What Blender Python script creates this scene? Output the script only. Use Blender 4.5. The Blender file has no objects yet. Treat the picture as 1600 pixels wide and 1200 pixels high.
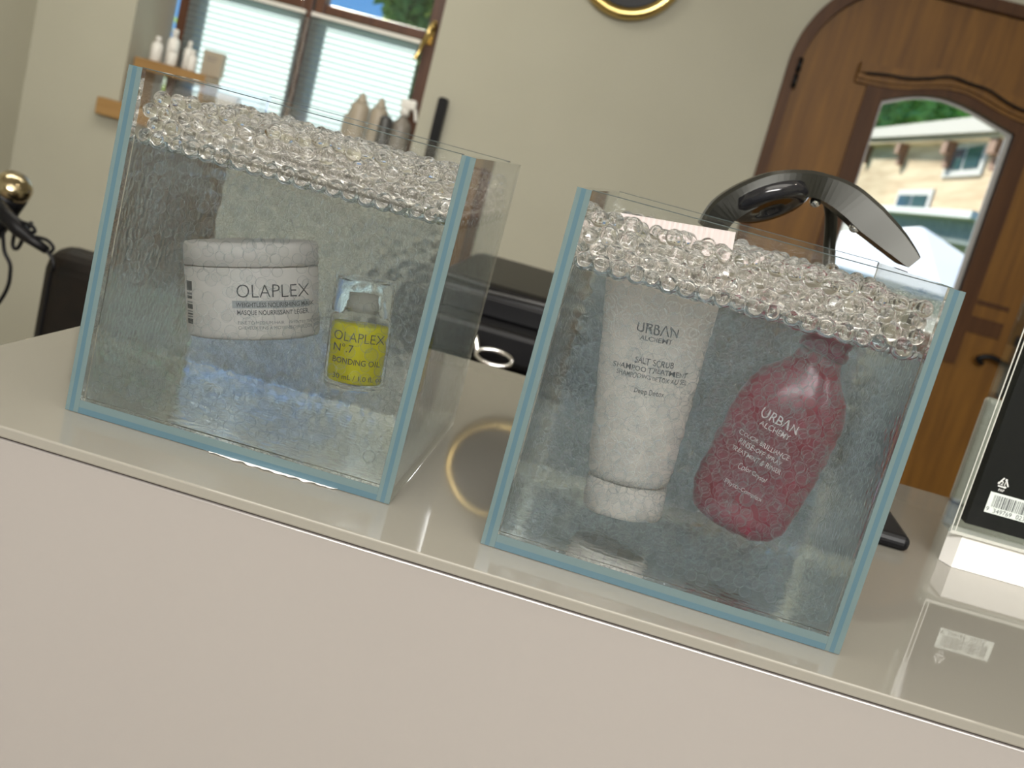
import bpy, bmesh, math, random
import numpy as np
from mathutils import Vector, Matrix, noise
random.seed(7); np.random.seed(7)
PI = math.pi
S = bpy.context.scene
C = S.collection

# ------------------------------------------------------------------ camera
F_PX = 1743.07; YAW = -0.084759; PITCH = 0.202768; ROLL = 0.263798
CAM = Vector((0.23972, -0.579405, 0.213348))
fw = Vector((math.sin(YAW)*math.cos(PITCH), math.cos(YAW)*math.cos(PITCH), -math.sin(PITCH)))
rt = Vector((math.cos(YAW), -math.sin(YAW), 0)); up = rt.cross(fw)
R_ = rt*math.cos(ROLL) + up*math.sin(ROLL); U_ = -rt*math.sin(ROLL) + up*math.cos(ROLL)
cd = bpy.data.cameras.new('camera'); cam = bpy.data.objects.new('camera', cd); C.objects.link(cam)
m = Matrix((R_, U_, -fw)).transposed().to_4x4(); m.translation = CAM; cam.matrix_world = m
cd.sensor_width = 36; cd.lens = F_PX/1600*36; cd.clip_start = 0.01; cd.clip_end = 500
cd.dof.use_dof = True; cd.dof.focus_distance = 0.63; cd.dof.aperture_fstop = 13
S.camera = cam

# ------------------------------------------------------------------ light and exposure
S.view_settings.view_transform = 'Standard'; S.view_settings.look = 'None'
S.view_settings.exposure = 0.35; S.view_settings.gamma = 1; S.view_settings.use_curve_mapping = False
cy = S.cycles
cy.max_bounces = 40; cy.diffuse_bounces = 4; cy.glossy_bounces = 12; cy.transmission_bounces = 36
cy.transparent_max_bounces = 40; cy.volume_bounces = 0; cy.sample_clamp_indirect = 10
cy.caustics_reflective = True; cy.caustics_refractive = True; cy.use_denoising = True
W = bpy.data.worlds.new('sky'); S.world = W; W.use_nodes = True
wn = W.node_tree.nodes; wl = W.node_tree.links
tcw = wn.new('ShaderNodeTexCoord'); sep = wn.new('ShaderNodeSeparateXYZ'); rmp = wn.new('ShaderNodeValToRGB')
wl.new(tcw.outputs['Generated'], sep.inputs[0]); wl.new(sep.outputs[2], rmp.inputs[0]); wl.new(rmp.outputs[0], wn['Background'].inputs[0])
rmp.color_ramp.elements[0].position = .0; rmp.color_ramp.elements[0].color = (.15, .36, .64, 1)
rmp.color_ramp.elements[1].position = .5; rmp.color_ramp.elements[1].color = (.10, .24, .55, 1)
e_ = rmp.color_ramp.elements.new(.10); e_.color = (.09, .25, .55, 1)
wn['Background'].inputs[1].default_value = 1.15
sd = bpy.data.lights.new('sun', 'SUN'); sd.energy = 10.0; sd.angle = 0.10; sd.color = (1, .95, .86)
so = bpy.data.objects.new('sun', sd); C.objects.link(so)
so.rotation_euler = Vector((0.32, -0.72, -0.55)).to_track_quat('-Z', 'Y').to_euler()
def area(name, loc, aim, sx, sy, e, col):
    l = bpy.data.lights.new(name, 'AREA'); l.shape = 'RECTANGLE'; l.size = sx; l.size_y = sy; l.energy = e; l.color = col
    o = bpy.data.objects.new(name, l); C.objects.link(o); o.location = loc
    o.rotation_euler = (Vector(aim)-Vector(loc)).to_track_quat('-Z', 'Y').to_euler(); return o
area('ceiling_fill_light', (0.3, -0.3, 1.44), (0.3, -0.3, 0), 1.5, 1.2, 15, (1, .95, .86))  # added fill below the ceiling, not a fixture of the room
area('ceiling_fill_light', (-1.1, 1.9, 1.42), (-1.9, 2.7, 0), 1.2, 0.9, 22, (1, .95, .84))  # added fill tilted to brighten the left wall
area('front_fill_light', (0.5, -2.45, 1.23), (0.3, 0, -.1), 2.3, 0.42, 112, (1, .98, .95))  # added fill behind the camera; the wall there has no window

# ------------------------------------------------------------------ materials
def mat(name, base=(.8, .8, .8), rough=.5, metal=0, **kw):
    M = bpy.data.materials.new(name); M.use_nodes = True
    b = M.node_tree.nodes['Principled BSDF']
    b.inputs['Base Color'].default_value = (*base, 1); b.inputs['Roughness'].default_value = rough
    b.inputs['Metallic'].default_value = metal
    for k, v in kw.items():
        b.inputs[k.replace('_', ' ')].default_value = v
    return M
def noisy(M, c1, c2, scale=8, detail=4, stretch=(1, 1, 1), bump=0, contrast=(.35, .65)):
    n = M.node_tree.nodes; l = M.node_tree.links; b = n['Principled BSDF']
    tc = n.new('ShaderNodeTexCoord'); mp = n.new('ShaderNodeMapping'); mp.inputs['Scale'].default_value = stretch
    t = n.new('ShaderNodeTexNoise'); t.inputs['Scale'].default_value = scale; t.inputs['Detail'].default_value = detail
    r = n.new('ShaderNodeValToRGB'); r.color_ramp.elements[0].color = (*c1, 1); r.color_ramp.elements[1].color = (*c2, 1)
    r.color_ramp.elements[0].position = contrast[0]; r.color_ramp.elements[1].position = contrast[1]
    l.new(tc.outputs['Object'], mp.inputs[0]); l.new(mp.outputs[0], t.inputs[0]); l.new(t.outputs[0], r.inputs[0]); l.new(r.outputs[0], b.inputs['Base Color'])
    if bump:
        bp = n.new('ShaderNodeBump'); bp.inputs['Strength'].default_value = bump; bp.inputs['Distance'].default_value = .002
        l.new(t.outputs[0], bp.inputs['Height']); l.new(bp.outputs[0], b.inputs['Normal'])
    return M
def glass(name, col=(1, 1, 1), ior=1.5, rough=0.0):
    M = bpy.data.materials.new(name); M.use_nodes = True; n = M.node_tree.nodes; l = M.node_tree.links
    n.remove(n['Principled BSDF']); g = n.new('ShaderNodeBsdfGlass'); g.inputs[0].default_value = (*col, 1)
    g.inputs['Roughness'].default_value = rough; g.inputs['IOR'].default_value = ior
    l.new(g.outputs[0], n['Material Output'].inputs[0]); return M
def thin_glass(name, col=(1, 1, 1), ior=1.45):
    M = bpy.data.materials.new(name); M.use_nodes = True; n = M.node_tree.nodes; l = M.node_tree.links
    n.remove(n['Principled BSDF']); t = n.new('ShaderNodeBsdfTransparent'); t.inputs[0].default_value = (*col, 1)
    g = n.new('ShaderNodeBsdfGlossy'); g.inputs['Roughness'].default_value = .02
    lw = n.new('ShaderNodeLayerWeight'); pw = n.new('ShaderNodeMath'); pw.operation = 'POWER'; pw.inputs[1].default_value = 4.5; l.new(lw.outputs['Facing'], pw.inputs[0])
    f = n.new('ShaderNodeMath'); f.operation = 'MULTIPLY_ADD'; f.inputs[1].default_value = .8; f.inputs[2].default_value = (ior-1)**2/(ior+1)**2; l.new(pw.outputs[0], f.inputs[0]); x = n.new('ShaderNodeMixShader')
    l.new(f.outputs[0], x.inputs[0]); l.new(t.outputs[0], x.inputs[1]); l.new(g.outputs[0], x.inputs[2])
    l.new(x.outputs[0], n['Material Output'].inputs[0]); return M
def emis(name, col, e):
    M = bpy.data.materials.new(name); M.use_nodes = True; n = M.node_tree.nodes; l = M.node_tree.links
    n.remove(n['Principled BSDF']); g = n.new('ShaderNodeEmission'); g.inputs[0].default_value = (*col, 1); g.inputs[1].default_value = e
    l.new(g.outputs[0], n['Material Output'].inputs[0]); return M
def wood(name, c1, c2, axis='Z', rough=.38):
    M = mat(name, c1, rough)
    st = {'Z': (14, 14, 1.2), 'X': (1.2, 14, 14)}[axis]
    return noisy(M, c1, c2, 3, 6, st, .05, (.3, .7))

M_wall = noisy(mat('plaster_cream', (.39, .378, .305), .85), (.382, .37, .298), (.398, .386, .312), 3, 3, bump=.03)
M_ceil = mat('ceiling_white', (.75, .73, .68), .9)
M_floor = noisy(mat('floor_tile', (.35, .3, .25), .3), (.30, .25, .2), (.38, .33, .27), 2)
M_counter = mat('back_painted_glass', (.20, .19, .163), .035, IOR=1.6)
M_lacquer = noisy(mat('white_lacquer', (.232, .215, .200), .16, IOR=1.5), (.228, .211, .196), (.236, .219, .204), 2)
M_gap = mat('gap_shade_dark', (.03, .02, .015), .6)  # dark colour painted for the shadow line under the glass top
M_pane = glass('tank_glass', (.99, .997, 1.0), 1.5)
M_edge = mat('polished_glass_edge', (.135, .19, .195), .12, Transmission_Weight=.35, IOR=1.45)
M_edge_d = mat('glass_edge_core', (.08, .145, .18), .12, Transmission_Weight=.3, IOR=1.45)
M_rim = mat('dark_ground_rim', (.05, .065, .065), .2)
M_bead = glass('gel_bead', (.985, .983, .981), 1.333)
M_blackp = mat('black_plastic', (.004, .004, .005), .4, Specular_IOR_Level=.22)
M_leather = noisy(mat('dark_leather', (.006, .004, .003), .5, Specular_IOR_Level=.25), (.005, .004, .003), (.009, .006, .004), 30, bump=.1)
M_chrome = mat('chrome', (.8, .8, .8), .08, 1)
M_brass = mat('brass', (.62, .46, .18), .2, 1)
M_gun = mat('gunmetal', (.022, .022, .018), .34, .5)
M_door = wood('door_wood', (.115, .048, .005), (.185, .083, .0095), 'Z', .5); M_door.node_tree.nodes['Principled BSDF'].inputs['Specular IOR Level'].default_value = .25
M_doord = wood('door_wood_dark', (.05, .018, .004), (.08, .032, .008), 'Z', .5)
M_doord.node_tree.nodes['Principled BSDF'].inputs['Specular IOR Level'].default_value = .2
M_winw = wood('window_wood', (.055, .018, .008), (.10, .038, .016))
M_pine = wood('pine_board', (.26, .145, .05), (.34, .20, .075), 'X')
M_white = mat('white_plastic', (.72, .70, .66), .4)
M_beigeb = mat('beige_plastic', (.36, .31, .24), .45)
M_wglass = thin_glass('window_glass', (.96, .98, .97))
M_acryl = thin_glass('acrylic_sheet', (.93, .95, .94), 1.3)
M_ink = mat('black_ink', (.02, .02, .03), .5)
M_inkg = mat('grey_ink', (.16, .16, .17), .5)
M_inkw = mat('white_ink', (.85, .78, .78), .5)
M_jar = mat('jar_plastic', (.69, .63, .59), .45)
M_tube = mat('tube_plastic', (.82, .73, .65), .5)

# water: smooth wavy front, bead-frosted elsewhere
def water_mat(name, rough, bump, scale=170):
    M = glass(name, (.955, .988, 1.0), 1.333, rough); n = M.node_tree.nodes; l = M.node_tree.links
    g = [x for x in n if x.type == 'BSDF_GLASS'][0]
    tc = n.new('ShaderNodeTexCoord'); v = n.new('ShaderNodeTexVoronoi'); v.feature = 'SMOOTH_F1'; v.inputs['Scale'].default_value = scale
    v.inputs['Smoothness'].default_value = .7
    bp = n.new('ShaderNodeBump'); bp.inputs['Strength'].default_value = bump; bp.inputs['Distance'].default_value = .002
    l.new(tc.outputs['Object'], v.inputs['Vector']); l.new(v.outputs['Distance'], bp.inputs['Height']); l.new(bp.outputs[0], g.inputs['Normal'])
    return M
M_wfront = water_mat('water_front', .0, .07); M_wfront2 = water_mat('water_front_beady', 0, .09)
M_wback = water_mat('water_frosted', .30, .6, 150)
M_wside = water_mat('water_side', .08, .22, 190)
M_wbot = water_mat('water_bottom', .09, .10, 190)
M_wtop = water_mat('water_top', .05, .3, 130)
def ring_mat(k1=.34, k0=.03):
    M = bpy.data.materials.new('submerged_bead_haze'); M.use_nodes = True; n = M.node_tree.nodes; l = M.node_tree.links
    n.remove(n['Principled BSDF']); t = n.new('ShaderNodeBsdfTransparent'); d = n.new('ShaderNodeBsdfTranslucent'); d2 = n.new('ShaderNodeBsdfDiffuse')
    d.inputs[0].default_value = (.77, .89, .97, 1); d2.inputs[0].default_value = (.77, .89, .97, 1)  # blue tint stands in for window daylight scattered among the clear beads
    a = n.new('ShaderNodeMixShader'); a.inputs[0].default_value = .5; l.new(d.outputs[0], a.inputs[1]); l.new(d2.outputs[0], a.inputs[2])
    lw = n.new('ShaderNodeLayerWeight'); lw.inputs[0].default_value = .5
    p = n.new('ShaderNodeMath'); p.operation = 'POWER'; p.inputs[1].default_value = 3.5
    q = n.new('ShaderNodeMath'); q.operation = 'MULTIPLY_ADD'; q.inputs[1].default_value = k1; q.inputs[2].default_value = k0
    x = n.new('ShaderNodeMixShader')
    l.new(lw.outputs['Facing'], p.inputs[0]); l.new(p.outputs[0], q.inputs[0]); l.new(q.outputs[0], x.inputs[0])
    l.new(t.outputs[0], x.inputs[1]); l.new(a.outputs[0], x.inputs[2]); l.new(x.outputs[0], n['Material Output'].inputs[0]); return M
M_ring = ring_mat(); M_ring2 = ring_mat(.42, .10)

# ------------------------------------------------------------------ helpers
def link(name, me, parent=None, label=None):
    o = bpy.data.objects.new(name, me); C.objects.link(o)
    if parent: o.parent = parent
    if label: o['label'] = label
    return o
def thing(name, label, cat, loc=(0, 0, 0), rot=(0, 0, 0), group=None):
    o = bpy.data.objects.new(name, None); C.objects.link(o); o.location = loc; o.rotation_euler = rot
    o.empty_display_size = .02
    return tag(o, label, cat, group)
def tag(o, label, cat, group=None, kind=None):
    o['label'] = label; o['category'] = cat
    if group: o['group'] = group
    if kind: o['kind'] = kind
    return o
def struct(o):
    o['kind'] = 'structure'; return o
class MB:
    def __init__(s): s.b = bmesh.new(); s.mats = []
    def mi(s, M):
        if M not in s.mats: s.mats.append(M)
        return s.mats.index(M)
    def box(s, x0, x1, y0, y1, z0, z1, M=None, rot=None, bev=0, seg=2):
        vs = [s.b.verts.new((x, y, z)) for x in (x0, x1) for y in (y0, y1) for z in (z0, z1)]
        q = [(0, 1, 3, 2), (4, 6, 7, 5), (0, 4, 5, 1), (2, 3, 7, 6), (0, 2, 6, 4), (1, 5, 7, 3)]
        fs = [s.b.faces.new([vs[i] for i in f]) for f in q]
        if M is not None:
            k = s.mi(M)
            for f in fs: f.material_index = k
        if rot is not None: bmesh.ops.transform(s.b, matrix=rot, verts=vs)
        if bev:
            es = list({e for f in fs for e in f.edges})
            bmesh.ops.bevel(s.b, geom=es, offset=bev, segments=seg, affect='EDGES', profile=.5)
        return fs
    def ring(s, pts): return [s.b.verts.new(p) for p in pts]
    def skin(s, rings, close=True, cap=True, M=None, smooth=True):
        k = s.mi(M) if M is not None else 0
        vs = [s.ring(r) for r in rings]; n = len(vs[0])
        for a, b in zip(vs, vs[1:]):
            for i in range(n if close else n-1):
                f = s.b.faces.new((a[i], a[(i+1) % n], b[(i+1) % n], b[i])); f.smooth = smooth; f.material_index = k
        if cap:
            for r in (list(reversed(vs[0])), vs[-1]):
                f = s.b.faces.new(r); f.material_index = k
        return vs
    def lathe(s, prof, n=48, M=None, mtx=None, cap=True):
        rings = []
        for r, z in prof:
            ring = [Vector((max(r, 1e-5)*math.cos(2*PI*i/n), max(r, 1e-5)*math.sin(2*PI*i/n), z)) for i in range(n)]
            if mtx is not None: ring = [mtx @ p for p in ring]
            rings.append(ring)
        return s.skin(rings, M=M, cap=cap)
    def tube(s, pts, r, n=10, M=None, cap=True):
        pts = [Vector(p) for p in pts]; rings = []
        rs = r if isinstance(r, (list, tuple)) else [r]*len(pts)
        prev = None
        for i, p in enumerate(pts):
            t = (pts[min(i+1, len(pts)-1)] - pts[max(i-1, 0)]).normalized()
            if prev is None:
                a = Vector((0, 0, 1)) if abs(t.z) < .9 else Vector((1, 0, 0)); u = t.cross(a).normalized()
            else: u = (prev - t*prev.dot(t)).normalized()
            prev = u; v = t.cross(u)
            rings.append([p + (u*math.cos(2*PI*k/n) + v*math.sin(2*PI*k/n))*rs[i] for k in range(n)])
        return s.skin(rings, M=M, cap=cap)
    def prism(s, poly, y0, y1, M=None, smooth=False):
        """polygon in (x,z), extruded along y"""
        return s.skin([[(x, y0, z) for x, z in poly], [(x, y1, z) for x, z in poly]], M=M, smooth=smooth)
    def sphere(s, c, r, u=14, v=9, M=None):
        mtx = Matrix.Translation(c)
        g = bmesh.ops.create_uvsphere(s.b, u_segments=u, v_segments=v, radius=r, matrix=mtx)
        k = s.mi(M) if M else 0
        for vv in g['verts']:
            for f in vv.link_faces: f.smooth = True; f.material_index = k
    def build(s, name, M=None, parent=None, label=None, fix=True):
        if fix: bmesh.ops.recalc_face_normals(s.b, faces=s.b.faces[:])
        me = bpy.data.meshes.new(name); s.b.to_mesh(me); s.b.free()
        if s.mats:
            for x in s.mats: me.materials.append(x)
        elif M: me.materials.append(M)
        return link(name, me, parent, label)
def smooth_path(pts, n=8):
    pts = [Vector(p) for p in pts]; out = []
    for i in range(len(pts)-1):
        p0, p1, p2, p3 = pts[max(i-1, 0)], pts[i], pts[i+1], pts[min(i+2, len(pts)-1)]
        for k in range(n):
            t = k/n
            out.append(.5*((2*p1)+(-p0+p2)*t+(2*p0-5*p1+4*p2-p3)*t*t+(-p0+3*p1-3*p2+p3)*t**3))
    return out + [pts[-1]]
def text_polys(txt, size, align='LEFT', thin=0.0, wide=1.0, space=1.0):
    cu = bpy.data.curves.new('t', 'FONT'); cu.body = txt; cu.size = size; cu.align_x = align; cu.offset = thin*size; cu.space_character = space
    cu.resolution_u = 4; cu.extrude = 0
    o = bpy.data.objects.new('t', cu); C.objects.link(o); bpy.context.view_layer.update()
    me = bpy.data.meshes.new_from_object(o.evaluated_get(bpy.context.evaluated_depsgraph_get()))
    b = bmesh.new(); b.from_mesh(me); bmesh.ops.triangulate(b, faces=b.faces[:])
    bmesh.ops.subdivide_edges(b, edges=[e for e in b.edges if e.calc_length() > size*.4], cuts=1)
    bmesh.ops.triangulate(b, faces=b.faces[:])
    vs = [(v.co.x*wide, v.co.y) for v in b.verts]; b.verts.index_update()
    fs = [[v.index for v in f.verts] for f in b.faces]
    b.free(); bpy.data.objects.remove(o); bpy.data.curves.remove(cu); bpy.data.meshes.remove(me)
    return vs, fs
def label_mesh(mb, items, fy, k_default):
    """items: (text,size,x,z,align,material,thin,wide,rotation); laid on the surface y=fy(x,z)"""
    for it in items:
        if it[0] == 'RECT':
            _, x0, x1, z0, z1, M, lift = it; n = 10
            for i in range(n):
                a = x0+(x1-x0)*i/n; b_ = x0+(x1-x0)*(i+1)/n
                f = mb.b.faces.new([mb.b.verts.new((p, fy(p, q)-lift, q)) for p, q in ((a, z0), (b_, z0), (b_, z1), (a, z1))]); f.material_index = mb.mi(M)
            continue
        txt, size, x, z, al, M, thin, wide, rot = it
        vs, fs = text_polys(txt, size, al, thin, wide); c, s = math.cos(rot), math.sin(rot); k = mb.mi(M)
        bv = [mb.b.verts.new((x+c*a-s*b, fy(x+c*a-s*b, z+s*a+c*b)-.0002, z+s*a+c*b)) for a, b in vs]
        for f in fs:
            try: ff = mb.b.faces.new([bv[i] for i in f]); ff.material_index = k
            except ValueError: pass
def superell(a, b, n=36, p=2.6):
    out = []
    for i in range(n):
        t = 2*PI*i/n; c, s = math.cos(t), math.sin(t)
        out.append((a*math.copysign(abs(c)**(2/p), c), b*math.copysign(abs(s)**(2/p), s)))
    return out

# ------------------------------------------------------------------ room shell
YW = 3.2; X0, X1, Y0, ZF, ZC = -2.02, 3.0, -2.6, -1.07, 1.5
WL, WR, WB, WT = -1.666, -0.622, 0.0, 1.02         # window recess
DL, DR = 0.505, 1.58                                # door opening
def door_top(x, l=DL, r=DR, top=1.03, rad=.36):
    d = min(x-l, r-x)
    if d >= rad: return top
    q = max(0, 1-d/rad); return top - rad*(1-math.sqrt(max(0, 1-q**2.3)))*.95
def arch_poly(l, r, top, rad, zb, n=28):
    xs = []
    for i in range(n+1): xs.append(l+(rad)*(1-math.cos(PI/2*i/n)))
    xs2 = [l+r-x for x in reversed(xs)]
    P = [(x, door_top(x, l, r, top, rad)) for x in xs+xs2]
    return [(l, zb)] + P + [(r, zb)]
mb = MB()
mb.box(X0, WL, YW, YW+.3, ZF, ZC); mb.box(WL, WR, YW, YW+.3, ZF, WB); mb.box(WL, WR, YW, YW+.3, WT, ZC)
mb.box(WR, DL, YW, YW+.3, ZF, ZC); mb.box(DR, X1, YW, YW+.3, ZF, ZC)
ap = arch_poly(DL, DR, 1.03, .36, .3)[1:-1]
for (xa, za), (xb, zb) in zip(ap, ap[1:]):
    if xb-xa > 1e-6: mb.prism([(xa, za), (xb, zb), (xb, ZC), (xa, ZC)], YW, YW+.3)
struct(mb.build('wall_back', M_wall))
mb = MB(); mb.box(X0-.2, X0, Y0, YW+.3, ZF, ZC); struct(mb.build('wall_left', M_wall))
mb = MB(); mb.box(X1, X1+.2, Y0, YW+.3, ZF, ZC); struct(mb.build('wall_right', M_wall))
mb = MB(); mb.box(X0-.2, X1+.2, Y0-.2, Y0, ZF, ZC); struct(mb.build('wall_front', M_wall))
mb = MB(); mb.box(X0-.2, X1+.2, Y0-.2, YW+.3, ZF-.1, ZF); struct(mb.build('floor', M_floor))
mb = MB(); mb.box(X0-.2, X1+.2, Y0-.2, YW+.3, ZC, ZC+.1); struct(mb.build('ceiling', M_ceil))

# window
win = struct(thing('window_1', 'dark brown wooden casement window in the plaster recess', 'window')); 
YF = 3.42
mb = MB(); fl, fr = -1.62, -.60
for a in ((fl, -1.575, WB+.001, WT), (-.665, WR-.0005, WB+.001, WT), (-1.575, -.665, WT-.05, WT-.001), (-1.575, -.665, WB+.001, WB+.05)):
    mb.box(a[0], a[1], YF, YF+.07, a[2], a[3], bev=.003)
mb.build('window_frame', M_winw, win)
for l, r in ((-1.57, -1.137), (-1.127, -.67)):
    mb = MB(); w = .035 if r < -1 else .045
    mb.box(l, l+.035, YF+.0, YF+.055, .055, .965, bev=.003); mb.box(r-w, r, YF+.0, YF+.055, .055, .965, bev=.003)
    mb.box(l+.035, r-w, YF+.0, YF+.055, .055, .10); mb.box(l+.035, r-w, YF+.0, YF+.055, .915, .965)
    mb.box(l+.035, r-w, YF+.005, YF+.05, .488, .522, bev=.003)
    cs = mb.build('casement', M_winw, win)
    mb = MB(); mb.box(l+.036, r-w-.001, YF+.03, YF+.034, .523, .914); mb.box(l+.036, r-w-.001, YF+.03, YF+.034, .101, .487); mb.build('window_pane', M_wglass, cs)
mb = MB(); mb.box(-.705, -.683, YF-.008, YF-.001, .475, .56, bev=.003)
mb.tube([(-.694, YF-.004, .535), (-.694, YF-.045, .535)], .009)
mb.tube(smooth_path([(-.694, YF-.045, .535), (-.697, YF-.05, .51), (-.712, YF-.045, .45), (-.722, YF-.05, .415)]), [.008]*24+[.007])
mb.sphere((-.694, YF-.012, .54), .016)
mb.build('window_handle', M_brass, win, 'brass lever handle')
mb = MB(); mb.box(-1.70, WR-.001, YW-.045, YF-.001, -.045, -.002, bev=.004); o = mb.build('window_sill', M_pine); struct(o)
# sill sits in the recess: shape the ears by cutting where the wall is
bpy.data.objects.remove(o)
mb = MB(); mb.prism([(WL+.001, .001), (WR-.001, .001), (WR-.001, .012), (WL+.001, .012)], YW, YF-.001); mb.box(-1.722, -.60, YW-.05, YW-.0005, -.045, .013, bev=.004)
struct(mb.build('trim_1', M_pine))

# blinds
M_blind = bpy.data.materials.new('blind_fabric'); M_blind.use_nodes = True
n = M_blind.node_tree.nodes; l = M_blind.node_tree.links; n.remove(n['Principled BSDF'])
a = n.new('ShaderNodeBsdfDiffuse'); a.inputs[0].default_value = (.75, .78, .76, 1); b = n.new('ShaderNodeBsdfTranslucent'); b.inputs[0].default_value = (.40, .485, .50, 1)
x = n.new('ShaderNodeMixShader'); x.inputs[0].default_value = .88; l.new(a.outputs[0], x.inputs[1]); l.new(b.outputs[0], x.inputs[2]); l.new(x.outputs[0], n['Material Output'].inputs[0])
for l_, r_, side in ((-1.578, -1.150, 'left'), (-1.128, -.722, 'right')):
    t = thing('pleated_blind', 'white pleated blind over the %s casement of the window' % side, 'blind', group='pleated window blinds')
    mb = MB(); zt, zb, N = .470, .02, 22
    prof = [(YF-.012+(.0035 if i % 2 else -.0035), zt-(zt-zb)*i/(2*N)) for i in range(2*N+1)]
    va = mb.ring([(l_, y, z) for y, z in prof]); vb = mb.ring([(r_, y, z) for y, z in prof])
    for i in range(2*N): mb.b.faces.new((va[i], vb[i], vb[i+1], va[i+1]))
    mb.build('blind_fabric', M_blind, t)
    mb = MB(); mb.box(l_, r_, YF-.024, YF-.001, zt, zt+.014, bev=.002); mb.build('blind_rail', M_white, t)
    mb = MB(); mb.box(l_, r_, YF-.024, YF-.001, zb-.006, zb, bev=.002); mb.build('blind_rail', M_white, t)
t = thing('bead_chain', 'clear beaded pull chain hanging between the two pleated blinds', 'cord')
mb = MB()
for i in range(34): mb.sphere((-1.139+.002*math.sin(i), YF-.014, .455-i*.0125), .004, 8, 6)
mb.build('chain', mat('chain_plastic', (.45, .47, .45), .3), t)

# door
door = struct(thing('door_1', 'arched honey brown wooden door with a glazed opening', 'door'))
YD = YW+.02
def band(mb, outer, inner, y0, y1, M=None):
    """frame between two equally long open outlines in (x,z)"""
    for i in range(len(outer)-1):
        mb.skin([[(p[0], y0, p[1]) for p in (outer[i], outer[i+1], inner[i+1], inner[i])], [(p[0], y1, p[1]) for p in (outer[i], outer[i+1], inner[i+1], inner[i])]], M=M, smooth=False)
mb = MB(); band(mb, arch_poly(DL+.001, DR-.001, 1.029, .36, ZF+.001), arch_poly(DL+.036, DR-.036, .992, .33, ZF+.001), YW-.012, YW+.09)
band(mb, arch_poly(DL+.001, DR-.001, 1.029, .36, ZF+.001), arch_poly(DL+.080, DR-.080, .945, .31, ZF+.001), YW+.0905, YW+.12)
mb.build('door_frame', M_doord, door)
GL, GR, GB = .824, 1.252, -.02
def glass_top(x):
    q = (x-GL)/(GR-GL); return .655 + .052*math.sin(PI*min(1, max(0, q)))**1.0 + .006*math.sin(2*PI*q)
mb = MB(); lo = arch_poly(DL+.038, DR-.038, .990, .33, ZF+.002)
ol, orr = DL+.038, DR-.038
# leaf built in vertical strips around the glazed opening
xs = sorted(set([p[0] for p in lo] + [GL, GR] + [GL+(GR-GL)*i/20 for i in range(21)]))
for xa, xb in zip(xs, xs[1:]):
    if xb-xa < 1e-5: continue
    ta, tb = door_top(xa, ol, orr, .990, .33), door_top(xb, ol, orr, .990, .33)
    if xa >= GL-1e-6 and xb <= GR+1e-6:
        mb.prism([(xa, glass_top(xa)), (xb, glass_top(xb)), (xb, tb), (xa, ta)], YD, YD+.05)
        mb.prism([(xa, ZF+.003), (xb, ZF+.003), (xb, GB), (xa, GB)], YD, YD+.05)
    else: mb.prism([(xa, ZF+.003), (xb, ZF+.003), (xb, tb), (xa, ta)], YD, YD+.05)
bmesh.ops.remove_doubles(mb.b, verts=mb.b.verts[:], dist=1e-5)
mb.build('door_leaf', M_door, door)
# casing around the glass
g_in = [(GL, GB)] + [(GL+(GR-GL)*i/20, glass_top(GL+(GR-GL)*i/20)) for i in range(21)] + [(GR, GB)]
g_out = [(GL-.058, GB)] + [(GL-.058+(GR-GL+.116)*i/20, glass_top(GL+(GR-GL)*i/20)+.045) for i in range(21)] + [(GR+.058, GB)]
mb = MB(); band(mb, g_out, g_in, YD-.014, YD+.055); mb.box(GL-.058, GR+.058, YD-.014, YD-.001, GB-.07, GB); mb.build('glazing_casing', M_doord, door)
mb = MB(); g2 = [(x, z) for x, z in g_in]; g3 = [(GL+.010, GB)] + [(GL+.010+(GR-GL-.026)*i/20, glass_top(GL+(GR-GL)*i/20)-.010) for i in range(21)] + [(GR-.016, GB)]
band(mb, g2, g3, YD+.02, YD+.03); mb.build('glazing_bead', mat('grey_bead', (.34, .33, .31), .4), door)
mb = MB(); mb.prism([(x, z) for x, z in g3], YD+.034, YD+.038); mb.build('door_pane', M_wglass, door)
# carved cornice above the glass
cor = []
cx = [GL-.10+(GR-GL+.20)*i/30 for i in range(31)]
def cz(x):
    q = (x-(GL-.10))/(GR-GL+.20); return .700 + .048*math.exp(-((q-.5)/.23)**2) 
mb = MB()
for dy, dz, h in ((-.055, .018, .03), (-.040, 0, .02), (-.024, -.012, .014)):
    for xa, xb in zip(cx, cx[1:]):
        mb.prism([(xa, cz(xa)+dz), (xb, cz(xb)+dz), (xb, cz(xb)+dz+h), (xa, cz(xa)+dz+h)], YD+dy, YD-.0005)
bmesh.ops.remove_doubles(mb.b, verts=mb.b.verts[:], dist=1e-5)
mb.build('cornice_moulding', M_door, door)
mb = MB(); mb.tube(smooth_path([(x, YD-.058, cz(x)+.02+.004*math.sin(40*x)) for x in cx[1:-1:3]], 6), .004); mb.build('carved_cord', M_blackp, door)
for z in (.62, -.5):
    mb = MB(); mb.tube([(DL+.036, YW-.018, z), (DL+.036, YW-.018, z+.045)], .008); mb.tube([(DL+.036, YW-.018, z+.05), (DL+.036, YW-.018, z+.095)], .008)
    mb.build('door_hinge', M_blackp, door)
mb = MB(); mb.box(1.30, 1.42, YD-.004, YD-.0008, .02, .075, bev=.001); mb.box(1.30, 1.42, YD-.004, YD-.0008, .115, .13, bev=.001)
mb.build('leaf_rail', M_doord, door)
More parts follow.
